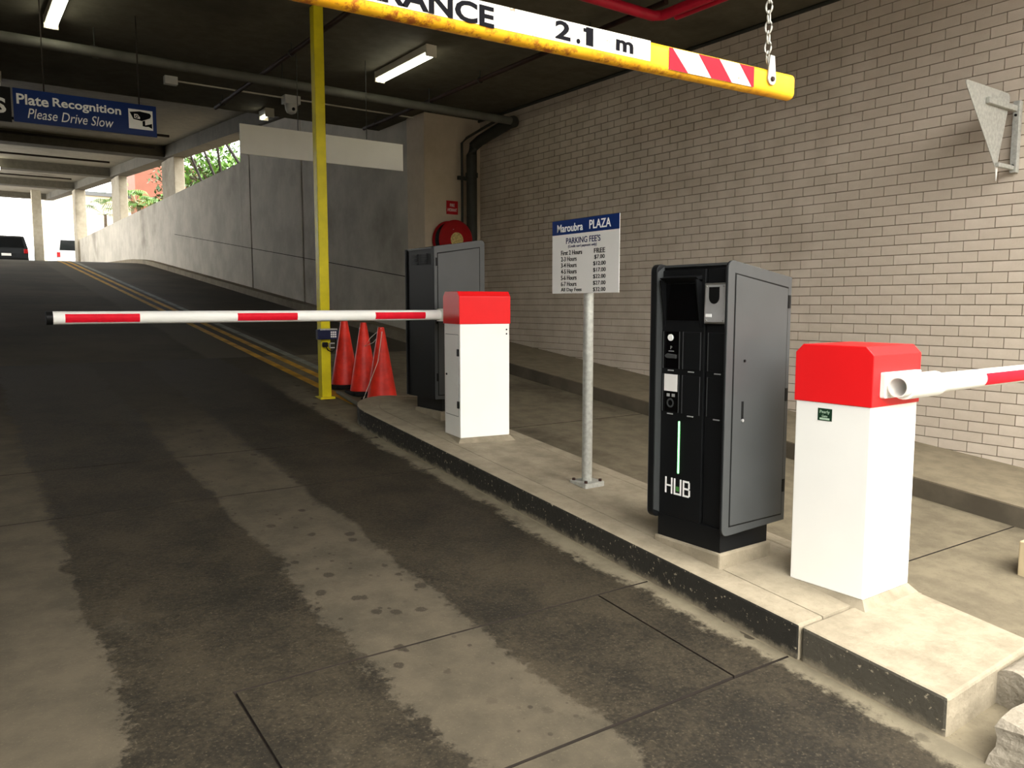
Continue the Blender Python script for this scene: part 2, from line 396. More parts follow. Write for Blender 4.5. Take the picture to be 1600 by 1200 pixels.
# ------- footpath with kerb along the brick wall
def ribbon(x0, x1, ys, dz, depth):
    bm = B(); prev = None
    for y in ys:
        z = ground(y) + dz
        c = [bm.verts.new(q) for q in ((x0, y, z - depth), (x1, y, z - depth), (x1, y, z), (x0, y, z))]
        if prev:
            for k in range(4): bm.faces.new((prev[k], prev[(k+1) % 4], c[(k+1) % 4], c[k]))
        else: bm.faces.new(c[::-1])
        prev = c
    bm.faces.new(prev); bmesh.ops.recalc_face_normals(bm, faces=bm.faces[:]); return bm
path = obj('floor_footpath', ribbon(5.25, 6.6, [-5, 0, 9.6], .13, .3), 'path'); tag(path, 'raised concrete footpath along the brick wall', kind='structure')
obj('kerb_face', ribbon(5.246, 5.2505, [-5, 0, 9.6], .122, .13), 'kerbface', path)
path2 = obj('floor_kerb', ribbon(5.25, 5.7, [9.6, 20, 26, 27, 28, 29, 30, 44], .13, .3), 'path'); tag(path2, 'low kerb under the grey concrete wall', kind='structure')

# ------- brick wall on the right
WX, ZC, YE = 6.31, 4.15, 9.60
wall = obj('wall_right', box(B(), WX + .008, WX + .30, -1.2, YE, -1, ZC), 'mortar'); tag(wall, 'pale painted brick wall beside the exit lane', kind='structure')
ch, bl, j = .0801, .2157, .0065
z0 = 1.9676 % ch; y00 = 3.058 % bl
allb = []
for r in range(-6, int(ZC / ch)):
    zb = z0 + r * ch; zt = min(zb + ch - j, ZC)
    if zt - zb < .02: continue
    row = round((1.9676 - ch - zb) / ch)
    off = y00 + (bl / 2 if row % 2 else 0)
    k = -8
    while True:
        yb = off + k * bl; k += 1
        if yb > YE: break
        if yb + bl < -1.1: continue
        ya, yc = max(yb + j/2, -1.2), min(yb + bl - j/2, YE)
        if yc - ya < .02 or zt < ground((ya + yc) / 2) + .13: continue
        allb.append((ya, yc, zb, zt))
def vis(b):
    yc, zc = (b[0]+b[1])/2, (b[2]+b[3])/2
    if yc < 2.46: return 99
    d = math.sqrt(WX**2 + yc**2 + (zc-1.56)**2)
    f = Vector((WX, yc, zc - 1.56)); a, p = math.radians(35.579), math.radians(5.674)
    F = Vector((math.sin(a)*math.cos(p), math.cos(a)*math.cos(p), -math.sin(p))); R = Vector((math.cos(a), -math.sin(a), 0)); U = R.cross(F)
    u, v = f.dot(R)/f.dot(F)*1238, f.dot(U)/f.dot(F)*1238
    return d if abs(u) < 810 and abs(v) < 605 else 99
allb.sort(key=vis)
bme = {}
for i, (ya, yc, zb, zt) in enumerate(allb[:300]):
    key = (round(yc-ya, 3), round(zt-zb, 3))
    if key not in bme:
        o = obj('brick', box(B(), 0, .02, 0, yc-ya, 0, zt-zb), 'brick', wall); bme[key] = o.data
    else:
        o = bpy.data.objects.new('brick', bme[key]); C.objects.link(o); o.parent = wall
    o.location = (WX + random.uniform(-.0015, .0015), ya, zb)
bm = B()
for ya, yc, zb, zt in allb[300:]:
    d = random.uniform(-.0015, .0015); box(bm, WX + d, WX + .02, ya, yc, zb, zt)
obj('brick_field', bm, 'brick', wall, kind='stuff')
tr = obj('trim_1', tube(B(), [(WX - .02, -1.2, ZC - .02), (WX - .02, YE, ZC - .02)], .018, 6), 'darkpipe'); tag(tr, 'dark bead where brick wall meets ceiling', kind='structure')

# ------- pillar and concrete wall
CX = 5.45
pil = obj('wall_pillar', box(B(), CX - .04, WX + .3, YE, YE + .5, .8, ZC), 'pillar', bevel=.012); tag(pil, 'beige painted concrete pillar between brick and grey walls', kind='structure')
cw = obj('wall_ramp', box(B(), CX + .03, CX + .25, YE + .5, 44, .6, 4.63), 'joint'); tag(cw, 'grey off-form concrete wall rising along the ramp', kind='structure')
def panel(y0, y1, zt): return obj('concrete_panel', box(B(), CX, CX + .26, y0, y1, .6, zt), 'cwall', cw, bevel=.01)
panel(YE + .5, 14.17, 5.2); panel(14.23, 17.15, 5.4); panel(17.21, 17.8, 5.5); panel(17.8, 44, 4.66)
bm = B()
for yk in [10.6 + .95 * i for i in range(34)]:
    for r in range(5):
        z = ground(yk) + .45 + r * .62
        if z < (4.5 if yk > 17.8 else 4.6): lathe(bm, [(.022, 0), (.022, .008)], 8, Matrix.Translation((CX - .003, yk, z)) @ Matrix.Rotation(PI/2, 4, 'Y'))
obj('tie_hole', bm, 'joint', cw, kind='stuff')
obj('pour_seam', hexa(B(), [(CX - .004, 10.1, 1.95), (CX, 10.1, 1.95), (CX, 24, 3.55), (CX - .004, 24, 3.55), (CX - .004, 10.1, 1.962), (CX, 10.1, 1.962), (CX, 24, 3.562), (CX - .004, 24, 3.562)]), 'joint', cw)

# ------- ceilings, beams, columns
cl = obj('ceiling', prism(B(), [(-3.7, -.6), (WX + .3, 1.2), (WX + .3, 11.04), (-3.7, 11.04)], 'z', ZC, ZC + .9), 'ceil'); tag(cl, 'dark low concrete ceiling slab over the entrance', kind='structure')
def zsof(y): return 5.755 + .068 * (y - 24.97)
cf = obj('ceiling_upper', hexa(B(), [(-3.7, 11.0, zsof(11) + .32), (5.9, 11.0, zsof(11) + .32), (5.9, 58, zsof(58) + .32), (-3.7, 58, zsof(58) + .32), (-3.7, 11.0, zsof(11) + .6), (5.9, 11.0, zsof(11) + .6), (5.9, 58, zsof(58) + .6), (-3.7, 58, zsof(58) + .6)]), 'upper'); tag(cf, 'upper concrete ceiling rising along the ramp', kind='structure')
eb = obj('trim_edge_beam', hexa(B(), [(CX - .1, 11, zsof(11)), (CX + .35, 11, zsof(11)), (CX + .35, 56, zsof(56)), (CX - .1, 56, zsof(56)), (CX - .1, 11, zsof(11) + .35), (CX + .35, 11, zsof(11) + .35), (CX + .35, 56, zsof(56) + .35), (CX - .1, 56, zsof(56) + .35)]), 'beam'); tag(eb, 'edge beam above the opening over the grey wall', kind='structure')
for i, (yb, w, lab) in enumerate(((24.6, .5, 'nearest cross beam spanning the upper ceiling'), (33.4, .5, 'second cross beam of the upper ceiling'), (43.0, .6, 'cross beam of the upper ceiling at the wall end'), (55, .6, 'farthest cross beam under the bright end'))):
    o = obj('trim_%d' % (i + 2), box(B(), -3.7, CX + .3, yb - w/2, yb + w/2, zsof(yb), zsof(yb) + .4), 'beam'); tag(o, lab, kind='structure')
for yb, x0, x1, w, zb, lab in ((24.6, CX + .02, CX + .3, 1.5, 4.5, 'nearest concrete column standing on the grey wall'), (33.0, CX + .02, CX + .3, 1.6, 4.5, 'second concrete column on the grey wall beside the palm'), (43.2, CX - .1, CX + .35, .9, 2.8, 'pale concrete column at the far end of the wall'), (46.0, 3.85, 4.26, .4, 3.0, 'slim concrete column standing between the far cars')):
    o = obj('concrete_column', box(B(), x0, x1, yb - w/2, yb + w/2, zb, zsof(yb)), 'column', bevel=.02); tag(o, lab, kind='structure')
wl = obj('wall_left', box(B(), -3.8, -3.5, -.6, 26, -1, 9), 'darkwall'); tag(wl, 'concrete wall left of the entry lane', kind='structure')

fa = empty('wall_sky_blocker', (0, -14, -.6), 'added building front behind the viewer that blocks low sky light', None, kind='structure')  # added out of view to block low sky and darken the deep interior
obj('blocker_front', box(B(), -45, 45, -3, 0, 0, 6.2), 'darkwall', fa)
obj('blocker_parapet', box(B(), -45.1, 45.1, -.2, .15, 6.0, 6.4), 'beam', fa)
for i in range(14):
    w = obj('blocker_window', box(B(), -40 + 6*i, -35.6 + 6*i, 0, .08, .6, 3.0), 'darkpipe', fa); obj('pane', box(B(), -39.8 + 6*i, -35.8 + 6*i, .06, .1, .7, 2.9), 'carglass', w)

# ================================================================== things
# ------- traffic island with kerb stones
KH = .14
isl = empty('traffic_island', (0, 0, 0), 'long concrete traffic island with black-painted kerb under the machines', 'island')
def nose(x0, x1, yc, ry, n=14): return [((x0+x1)/2 + (x1-x0)/2*math.cos(PI - PI*k/n), yc + ry*math.sin(PI*k/n)) for k in range(n+1)]
def raised(poly, dz, depth):
    bm = B(); t = [bm.verts.new((x, y, ground(y) + dz)) for x, y in poly]; b = [bm.verts.new((x, y, ground(y) + dz - depth)) for x, y in poly]
    n = len(poly); bm.faces.new(t)
    for i in range(n): bm.faces.new((b[i], b[(i+1) % n], t[(i+1) % n], t[i]))
    bmesh.ops.recalc_face_normals(bm, faces=bm.faces[:]); return bm
outer = nose(2.63, 3.40, 5.65, .52); inner = nose(2.79, 3.30, 5.6, .38)
obj('kerb_stone', raised([(2.63, 1.763)] + outer + [(3.40, 1.763), (3.30, 1.763)] + inner[::-1] + [(2.79, 1.763)], KH, .25), 'kerb', isl, bevel=.01)
obj('kerb_stone', raised([(2.635, 1.20), (3.36, 1.22), (3.40, 1.757), (2.635, 1.757)], KH - .002, .25), 'kerbgrey', isl, bevel=.012)
obj('island_top', raised([(2.791, 1.764)] + inner + [(3.299, 1.764)], KH - .002, .2), 'island', isl)

# ------- kerb pieces in the bottom right corner
o = obj('rounded_kerb_stone', prism(B(), [(1.16 + .09*math.cos(a), .145 + .12*math.sin(a)) for a in [PI*k/12 for k in range(13)]] + [(1.07, .05), (1.25, .05)], 'x', 3.02, 3.9), 'blockc', smooth=True); tag(o, 'rounded cracked concrete kerb stone past the island end', 'kerb stone')
bm = B()
hexa(bm, [(2.62, .3, .0), (3.2, .3, .0), (3.2, 1.02, .08), (2.61, 1.06, .08), (2.645, .3, .18), (3.2, .3, .18), (3.2, 1.02, .262), (2.645, 1.045, .262)])
bmesh.ops.subdivide_edges(bm, edges=bm.edges[:], cuts=5, use_grid_fill=True)
for v in bm.verts: v.co += Vector((random.uniform(-.008, .008), random.uniform(-.008, .008), random.uniform(-.004, .004)))
o = obj('concrete_block', bm, 'blockc'); tag(o, 'rough broken concrete kerb block in the bottom right corner', 'block')
vb = empty('vent_box', (4.42, 1.60, ground(1.6)), 'small low beige box with vent slats at the right picture edge', 'box')
obj('housing', prism(B(), [(0, 0), (.3, 0), (.3, .19), (0, .19)], 'y', 0, .11), 'beige', vb, bevel=.006)
for i in range(5): obj('slat', box(B(), .025, .275, -.006, .004, .03 + .03*i, .05 + .03*i), 'brown', vb)

# ------- boom barriers
def boom(name, loc, rz, w, d, hb, hc, label):
    t = empty(name, loc, label, 'barrier', rz, 'boom barriers on the island')
    zb = .012
    bm = B(); prism(bm, [(-w/2 - .042, -d/2 - .042), (w/2 + .042, -d/2 - .042), (w/2 + .042, d/2 + .042), (-w/2 - .042, d/2 + .042)], 'z', -.09, -.03)
    hexa(bm, [(-w/2 - .04, -d/2 - .04, -.035), (w/2 + .04, -d/2 - .04, -.035), (w/2 + .04, d/2 + .04, -.035), (-w/2 - .04, d/2 + .04, -.035), (-w/2, -d/2, zb), (w/2, -d/2, zb), (w/2, d/2, zb), (-w/2, d/2, zb)])
    obj('concrete_pad', bm, 'island', t)
    obj('cabinet', box(B(), -w/2, w/2, -d/2, d/2, zb, hb), 'white', t, bevel=.004)
    W2, D2, c = w/2 + .006, d/2 + .006, .035
    obj('cap', prism(B(), [(-D2, hb - .005), (D2, hb - .005), (D2, hc - c), (D2 - c, hc), (-D2 + c, hc), (-D2, hc - c)], 'x', -W2, W2), 'red', t, bevel=.003)
    return t
# right barrier: arm bracket on the near face, arm to the right over the exit lane
rz0 = ground(1.9) + KH
rb = boom('boom_barrier', (3.186, 1.90, rz0), 0, .355, .345, 1.155 - rz0, 1.395 - rz0, 'nearest white boom barrier with red cap, right of the tall black kiosk')
zr = 1.236 - rz0; ya = -.1725 - .075
obj('arm_bracket', prism(B(), rrect(-.128, .152, zr - .05, zr + .054, .006, 2), 'y', -.1725 - .026, -.172), 'white', rb, bevel=.002)
def hollow(bm, x0, x1, y, z, ro, ri, seg=24):
    R = [[bm.verts.new((x, y + r*math.cos(2*PI*k/seg), z + r*math.sin(2*PI*k/seg))) for k in range(seg)] for x, r in ((x0, ri), (x0, ro), (x1, ro), (x1, ri))]
    for a, b in zip(R, R[1:] + R[:1]):
        for k in range(seg): bm.faces.new((a[k], a[(k+1) % seg], b[(k+1) % seg], b[k]))
    bmesh.ops.recalc_face_normals(bm, faces=bm.faces[:]); return bm
obj('arm_sleeve', hollow(B(), -.08, .168, ya, zr, .052, .042), 'white', rb, smooth=True)
arm = obj('arm', hollow(B(), -.122, 1.99, ya, zr, .041, .036), 'white', rb, smooth=True)
def stripe(parent, x0, x1, y, z, r, a0=-.75, a1=.62, n=8):
    """reflective sticker wrapped on the near side of the arm"""
    bm = B(); prev = None
    for k in range(n+1):
        a = a0 + (a1 - a0)*k/n
        c = [bm.verts.new((x, y - r*math.cos(a), z + r*math.sin(a))) for x in (x0, x1)]
        if prev: bm.faces.new((prev[0], prev[1], c[1], c[0]))
        prev = c
    return obj('red_stripe', bm, 'redtape', parent, smooth=True)
for x0, x1 in ((.548, 1.01), (1.24, 1.64)): stripe(arm, x0, x1, ya, zr, .0418)
for dx in (-.10, .06, .12): obj('bolt', lathe(B(), [(.006, 0), (.006, .006)], 10, Matrix.Translation((dx, -.1995, zr - .043)) @ Matrix.Rotation(PI/2, 4, 'X')), 'silver', rb)
pq = obj('maker_plaque', box(B(), -.1795, -.177, -.062 + .06, .004 + .06, 1.074 - rz0, 1.126 - rz0), 'plaque', rb)
text('Pearly', .046, .017, 'palegreen', pq, (-.1797, .031, 1.110 - rz0), '-x'); text('Gate', .026, .010, 'palegreen', pq, (-.1797, .031, 1.094 - rz0), '-x')
obj('plaque_band', box(B(), -.1802, -.1795, .008, .054, 1.078 - rz0, 1.086 - rz0), 'palegreen', pq)
obj('paper_label', box(B(), -.105, -.035, -.1735, -.1722, 1.03 - rz0, 1.09 - rz0), 'signwhite', rb)
# left barrier: arm on the far face, reaching left across the entry lane
lz0 = ground(4.73) + KH
lb = boom('boom_barrier', (3.055, 4.70, lz0), -math.radians(9), .375, .285, 1.437 - lz0, 1.655 - lz0, 'farther white boom barrier with red cap, its arm across the entry lane')
dr = obj('door', box(B(), -.1895, -.187, -.108, .118, .16, .72), 'white', lb, bevel=.001)
obj('door_gap', box(B(), -.1880, -.1872, -.112, .122, .156, .724), 'kgrey', lb)
for z in (.24, .60): obj('hinge', box(B(), -.196, -.187, -.128, -.098, z - .025, z + .025), 'black', dr, bevel=.003)
obj('lock', lathe(B(), [(.008, 0), (.007, .006)], 12, Matrix.Translation((-.1895, .095, .44)) @ Matrix.Rotation(-PI/2, 4, 'Y')), 'black', dr)
for z in (.755, .725): obj('vent_hole', lathe(B(), [(.006, 0), (.006, .002)], 10, Matrix.Translation((.165, -.1425, z)) @ Matrix.Rotation(PI/2, 4, 'X')), 'black', lb)
Linv = (Matrix.Translation(lb.location) @ Matrix.Rotation(-math.radians(9), 4, 'Z')).inverted()
def lpart(name, bm, mat, par, smooth=True):
    bmesh.ops.transform(bm, matrix=Linv, verts=bm.verts[:]); return obj(name, bm, mat, par, smooth)
yA, zA = 4.955, 1.491
larm = lpart('arm', hollow(B(), .475, 2.98, yA, zA, .036, .032), 'white', lb)
lpart('arm_bracket', box(B(), 2.9, 3.12, 4.86, 4.99, zA - .045, zA + .045), 'white', lb, False)
lpart('end_cap', hollow(B(), .45, .482, yA, zA, .038, .002), 'black', larm)
for x0, x1 in ((.539, .913), (1.463, 1.84), (2.384, 2.771)):
    s = stripe(None, x0, x1, yA, zA, .0366); s.data.transform(Linv); s.parent = larm

# ------- payment kiosks
def kiosk(loc, rz, label, front=True):
    t = empty('payment_kiosk', loc, label, 'kiosk', rz, 'parking kiosks on the island')
    hx, hy, z0, zf, zb = .225, .230, .14, 1.357, 1.292
    obj('concrete_pad', box(B(), -.20, .165, -.205, .205, -.06, .052), 'island', t, bevel=.01)
    obj('plinth', box(B(), -.186, .150, -.192, .192, .05, .16), 'kblack', t, bevel=.003)
    def prof(fx, ins=0.0):
        r = .035; P = []
        for cx, cz, a0 in ((fx + r, zf - r, PI/2), (fx + r, z0 + r, PI)):
            P += [(cx + r*math.cos(a0 + PI/2*k/5), cz + r*math.sin(a0 + PI/2*k/5)) for k in range(6)]
        P += [(hx, z0 + .012), (hx, zb)]
        return P
    for s in (-1, 1):
        y0, y1 = (-hy, -hy + .014) if s < 0 else (hy - .040, hy)
        sp = obj('side_panel', prism(B(), prof(-hx), 'y', y0 + (.005 if s < 0 else 0), y1 - (.005 if s > 0 else 0)), 'kblack', t, bevel=.003)
        obj('outer_skin', prism(B(), prof(-hx + .002), 'y', *((y0, y0 + .006) if s < 0 else (y1 - .006, y1))), 'kgrey', sp, bevel=.002)
        if s > 0: obj('inner_lip', prism(B(), [(-hx + .004, z0 + .04), (-hx + .05, z0 + .02), (-hx + .05, zf - .01), (-hx + .004, zf - .04)], 'y', y0 - .003, y0 + .001), 'kgrey', sp)
        yo = -hy - .0035 if s < 0 else hy + .0035; yi = -hy if s < 0 else hy
        ya_, yb_ = min(yo, yi), max(yo, yi)
        door = [(-hx + .052, z0 + .045), (hx - .03, z0 + .045), (hx - .03, zb - .052), (-hx + .052, zf - .06)]
        gap = [(-hx + .046, z0 + .039), (hx - .024, z0 + .039), (hx - .024, zb - .045), (-hx + .046, zf - .053)]
        obj('door_gap', prism(B(), gap, 'y', min(yi, yi + s*.0008), max(yi, yi + s*.0008)), 'black', sp)
        d = obj('side_door', prism(B(), door, 'y', ya_, yb_), 'kgrey', sp, bevel=.002)
        for z in (.32, 1.18, .75): obj('hinge', box(B(), hx - .028, hx - .012, ya_ - .002, yb_ + .002, z - .03, z + .03), 'black', sp)
        obj('key_lock', lathe(B(), [(.007, -.002), (.007, .006)], 10, Matrix.Translation((-hx + .115, yo, .655)) @ Matrix.Rotation(PI/2 if s < 0 else -PI/2, 4, 'X')), 'silver', d)
        obj('lock_cover', box(B(), -hx + .108, -hx + .122, yo - .0015, yo + .0015, .66, .74), 'kblack', d)
        obj('cam_lock', lathe(B(), [(.006, -.002), (.006, .005)], 10, Matrix.Translation((-hx + .12, yo, .92)) @ Matrix.Rotation(PI/2 if s < 0 else -PI/2, 4, 'X')), 'black', d)
    obj('core', prism(B(), [(-hx + .065, z0 + .01), (hx - .01, z0 + .01), (hx - .01, zb - .006), (-hx + .065, zf - .012)], 'y', -hy + .014, hy - .04), 'kblack', t)
    obj('top_cover', hexa(B(), [(-hx + .05, -hy + .042, zf - .016), (hx, -hy + .042, zb - .012), (hx, hy - .042, zb - .012), (-hx + .05, hy - .042, zf - .016), (-hx + .05, -hy + .042, zf - .006), (hx, -hy + .042, zb - .002), (hx, hy - .042, zb - .002), (-hx + .05, hy - .042, zf - .006)]), 'kgrey', t)
    X1, X2 = -hx + .040, -hx + .050                       # the two front columns
    a0, a1, b0, b1 = -.072, hy - .044, -hy + .016, -.076
    obj('front_panel', box(B(), X1, X1 + .03, a0, a1, z0 + .02, zf - .03), 'kblack', t, bevel=.003)
    obj('front_panel', box(B(), X2, X2 + .03, b0, b1, z0 + .02, zf - .03), 'kblack', t, bevel=.003)
    bm = B()
    for i in range(6):
        for y in (-.11, .03): box(bm, hx - .004, hx + .002, y, y + .09, 1.17 + i*.014, 1.175 + i*.014)
    obj('vent_louvres', bm, 'black', t, kind='stuff')
    if not front: return t
    ys0, ys1 = -.052, .172
    obj('screen', box(B(), X1 - .003, X1, ys0 + .012, ys1 - .014, 1.095, 1.262), 'screen', t)
    hood = B(); hexa(hood, [(X1 - .004, ys0, 1.268), (X1, ys0, 1.268), (X1, ys1, 1.268), (X1 - .004, ys1, 1.268), (X1 - .04, ys0, 1.29), (X1, ys0, 1.30), (X1, ys1, 1.30), (X1 - .04, ys1, 1.29)])
    for y in (ys0, ys1 - .008): hexa(hood, [(X1 - .002, y, 1.065), (X1, y, 1.065), (X1, y + .008, 1.065), (X1 - .002, y + .008, 1.065), (X1 - .038, y, 1.28), (X1, y, 1.28), (X1, y + .008, 1.28), (X1 - .038, y + .008, 1.28)])
    obj('screen_hood', hood, 'kblack', t)
    ic = obj('intercom', box(B(), X2 - .028, X2, -.206, -.082, 1.082, 1.262), 'steel', t, bevel=.004)
    obj('intercom_plate', box(B(), X2 - .031, X2 - .028, -.198, -.091, 1.09, 1.254), 'silver', ic, bevel=.001)
    obj('intercom_lens', prism(B(), [(-.142 + .028*math.cos(a), 1.200 + .03*math.sin(a)) for a in [PI + PI*k/10 for k in range(11)]] + [(-.114, 1.244), (-.170, 1.244)], 'x', X2 - .035, X2 - .030), 'black', ic)
    obj('name_card', box(B(), X2 - .0325, X2 - .0305, -.128, -.095, 1.112, 1.126), 'whiteink', ic)
    for y in (-.192, -.098):
        for z in (1.097, 1.247): obj('screw', lathe(B(), [(.004, 0), (.003, .003)], 8, Matrix.Translation((X2 - .031, y, z)) @ Matrix.Rotation(-PI/2, 4, 'Y')), 'steel', ic)
    for r, (za, zb_) in enumerate(((.868, 1.042), (.662, .840))):
        for c, (y0, y1, X) in enumerate(((.072, .172, X1), (-.055, .050, X1), (-.205, -.090, X2))):
            mdl = obj('module', box(B(), X - .004, X, y0, y1, za, zb_), 'screen' if c == 0 else 'kblack', t, bevel=.002)
            for y in (y0, y1): obj('edge_strip', box(B(), X - .006, X - .003, y - .0015, y + .0015, za, zb_), 'kgrey', mdl)
            ym = (y0 + y1)/2; obj('pull_tab', box(B(), X - .008, X - .003, ym - .017, ym + .017, za - .012, za - .007), 'silver', mdl)
            if c == 0 and r == 0:
                obj('help_button', lathe(B(), [(.016, 0), (.015, .006)], 20, Matrix.Translation((X - .004, ym + .004, za + .145)) @ Matrix.Rotation(-PI/2, 4, 'Y')), 'whiteink', mdl)
                text('P', .010, .015, 'silver', mdl, (X - .0045, ym, za + .098), '-x')
                obj('symbol_frame', box(B(), X - .0048, X - .0038, ym - .016, ym + .016, za + .08, za + .083), 'silver', mdl)
                obj('card_slot', prism(B(), [(ym - .036, za + .048), (ym + .02, za + .048), (ym + .034, za + .058), (ym + .02, za + .07), (ym - .036, za + .066)], 'x', X - .016, X - .004), 'kgrey', mdl, bevel=.003)
            if c == 0 and r == 1:
                obj('white_square_plate', box(B(), X - .006, X - .003, ym - .042, ym + .040, za + .098, za + .178), 'signwhite', mdl)
                for y in (ym - .018, ym + .014): obj('symbol', box(B(), X - .0055, X - .0035, y - .009, y + .009, za + .072, za + .086), 'silver', mdl)
                obj('scan_ring', hollow(B(), X - .006, X - .003, ym, za + .042, .022, .015, 16), 'kgrey', mdl)
    obj('light_strip', prism(B(), rrect(.062, .071, .372, .622, .004, 3), 'x', X1 - .003, X1 + .001), 'led', t)
    # HUB logo drawn with strokes
    lg = obj('logo', B(), 'whiteink', t); bm = B(); xa, xb, st = X1 - .002, X1 + .001, .0085
    zl, zh = .268, .345
    def bar_(y0, y1, z_0, z_1): box(bm, xa, xb, min(y0, y1), max(y0, y1), z_0, z_1)
    y = .148                                              # lettering runs towards -y
    bar_(y, y - st, zl, zh); bar_(y - .038, y - .038 - st, zl, zh); bar_(y - st, y - .038, zl + .034, zl + .042)
    y = .092
    bar_(y, y - st, zl, zh); bar_(y - .038, y - .038 - st, zl, zh); bar_(y - st, y - .038, zl, zl + st)
    yg = y
    y = .036
    bar_(y, y - st, zl, zh); bar_(y - .036, y - .036 - st, zl + .006, zl + .036); bar_(y - .034, y - .034 - st, zl + .042, zh - .006)
    for z in (zl, zl + .034, zh - st): bar_(y - st, y - .038, z, z + st)
    bm.to_mesh(lg.data); bm.free()
    obj('logo_square', box(B(), xa, xb, yg - .031, yg - .014, zl + .018, zl + .04), 'green', lg)
    return t
kiosk((2.97, 2.475, ground(2.475) + KH - .004), 0, 'tall dark grey payment kiosk with green light strip and HUB logo')
k2 = kiosk((3.205, 5.385, ground(5.385) + KH - .004), PI, 'dark kiosk seen from behind, beyond the farther boom barrier', False)
obj('reader_hood', tube(B(), [(-.245 + 0*a, -.17 + .045*math.cos(a), 1.02 + .045*math.sin(a)) for a in [2*PI*k/14 for k in range(15)]], .012, 8), 'black', k2, smooth=True)

# ------- parking fee sign on a post
fs = empty('fee_sign', (3.05, 3.50, ground(3.5) + KH), 'parking fee price board with blue header on a round grey post', 'sign')
obj('post', lathe(B(), [(.030, 0), (.030, 1.52)], 18), 'galv', fs, smooth=True)
bp = obj('base_plate', prism(B(), rrect(-.075, .075, -.075, .075, .01, 2), 'z', -.02, .018), 'galv', fs)
for sx in (-1, 1):
    for sy in (-1, 1): obj('bolt', lathe(B(), [(.01, .018), (.009, .032)], 8, Matrix.Translation((sx*.055, sy*.055, 0))), 'rust', bp)
zt, zm, zbm, px = 2.058 - fs.location.z, 1.975 - fs.location.z, 1.630 - fs.location.z, -.034
pn = obj('sign_panel', box(B(), px - .003, px, -.292, .292, zbm, zt), 'signwhite', fs)
hd = obj('blue_header', box(B(), px - .0042, px - .0028, -.292, .292, zm, zt), 'blue', pn)
text('Maroubra', .232, .046, 'whiteink', hd, (px - .0044, .128, (zm + zt)/2 - .004), '-x', .012)
text('PLAZA', .180, .050, 'whiteink', hd, (px - .0044, -.135, (zm + zt)/2), '-x', .012)
def prow(s, y, z, w, h, mat='ink', bold=.006): text(s, w, h, mat, pn, (px - .0034, y, z), '-x', bold)
prow("PARKING FEE'S", .012, zm - .038, .30, .036, 'blueink'); prow('(Credit card payment only)', .018, zm - .073, .25, .020, 'blueink', 0)
rows = (('First 2 Hours', .190, 'FREE', .092), ('2-3 Hours', .142, '$7.00', .086), ('3-4 Hours', .142, '$12.00', .104), ('4-5 Hours', .142, '$17.00', .104), ('5-6 Hours', .142, '$22.00', .104), ('6-7 Hours', .142, '$27.00', .104), ('All Day Fees', .188, '$32.00', .104))
for i, (a, wa, b, wb) in enumerate(rows):
    z = zm - .107 - i*.0365
    prow(a, .208 - wa/2, z, wa, .027); prow(b, -.132, z, wb, .026)
for z in (zm - .03, zbm + .06): obj('clamp', hollow(B(), -.008, .008, 0, 0, .034, .030, 16), 'galv', fs).data.transform(Matrix.Translation((0, 0, z)) @ Matrix.Rotation(PI/2, 4, 'Y'))

# ------- yellow pole, lock box, conduit, cones
yp = empty('yellow_pole', (2.80, 6.85, ground(6.85)), 'square yellow steel pole from lane divider up to the ceiling', 'pole')
obj('shaft', box(B(), -.045, .045, -.045, .045, 0, ZC - ground(6.85)), 'yellow', yp, bevel=.006)
obj('base_plate', box(B(), -.07, .07, -.07, .07, -.01, .012), 'yellow', yp, bevel=.003)
kb = empty('keypad_box', (2.80, 6.795, 1.26), 'small navy keypad box strapped to the yellow pole', 'keypad')
obj('body', box(B(), -.10, .095, -.05, 0, -.005, .085), 'navy', kb, bevel=.006)
obj('lid_edge', box(B(), -.075, .085, -.054, 0, .078, .092), 'galv', kb)
for r in range(3):
    for c in range(3): obj('key', box(B(), .022 + c*.019, .036 + c*.019, -.054, -.05, .012 + r*.02, .026 + r*.02), 'signwhite', kb)
obj('padlock_body', box(B(), -.05, .0, -.05, -.01, -.075, -.03), 'black', kb, bevel=.01)
sh = B(); 
for q in ((.01, .06, -.045, -.036), (.01, .06, -.085, -.076), (.01, .02, -.085, -.036)): box(sh, q[0], q[1], -.045, -.03, q[2], q[3])
obj('shackle', sh, 'silver', kb)
obj('cable', tube(B(), [(-.03, -.045, -.05), (-.01, -.055, -.10), (.03, -.05, -.12), (.07, -.04, -.09), (.075, -.03, 0)], .005, 6), 'black', kb, smooth=True)
o = obj('conduit', tube(B(), [(2.92, 6.84, ground(6.84) + .045), (2.92, 6.6, ground(6.6) + .03), (2.90, 6.25, ground(6.25) + .025)], .019, 10), 'greypipe', smooth=True); tag(o, 'grey conduit lying between yellow pole foot and island nose', 'pipe')
CN = ((3.17, 7.24, 'leftmost orange traffic cone beside the yellow pole'), (3.21, 6.89, 'middle of the three orange traffic cones'), (3.22, 6.54, 'nearest orange traffic cone at the island nose, string on its tip'))
def cone(x, y, lab):
    t = empty('traffic_cone', (x, y, ground(y)), lab, 'cone', random.uniform(-.1, .1), 'orange cones by the yellow pole'); t.rotation_euler.x = .0
    obj('rubber_base', prism(B(), rrect(-.155, .155, -.155, .155, .05, 4), 'z', .0, .035), 'rubber', t, bevel=.006)
    obj('cone_body', lathe(B(), [(.135, .03), (.132, .06), (.030, .665), (.027, .675), (.018, .676)], 28), 'cone', t, smooth=True)
    return t
for q in CN: cone(*q)
gz = ground(6.5)
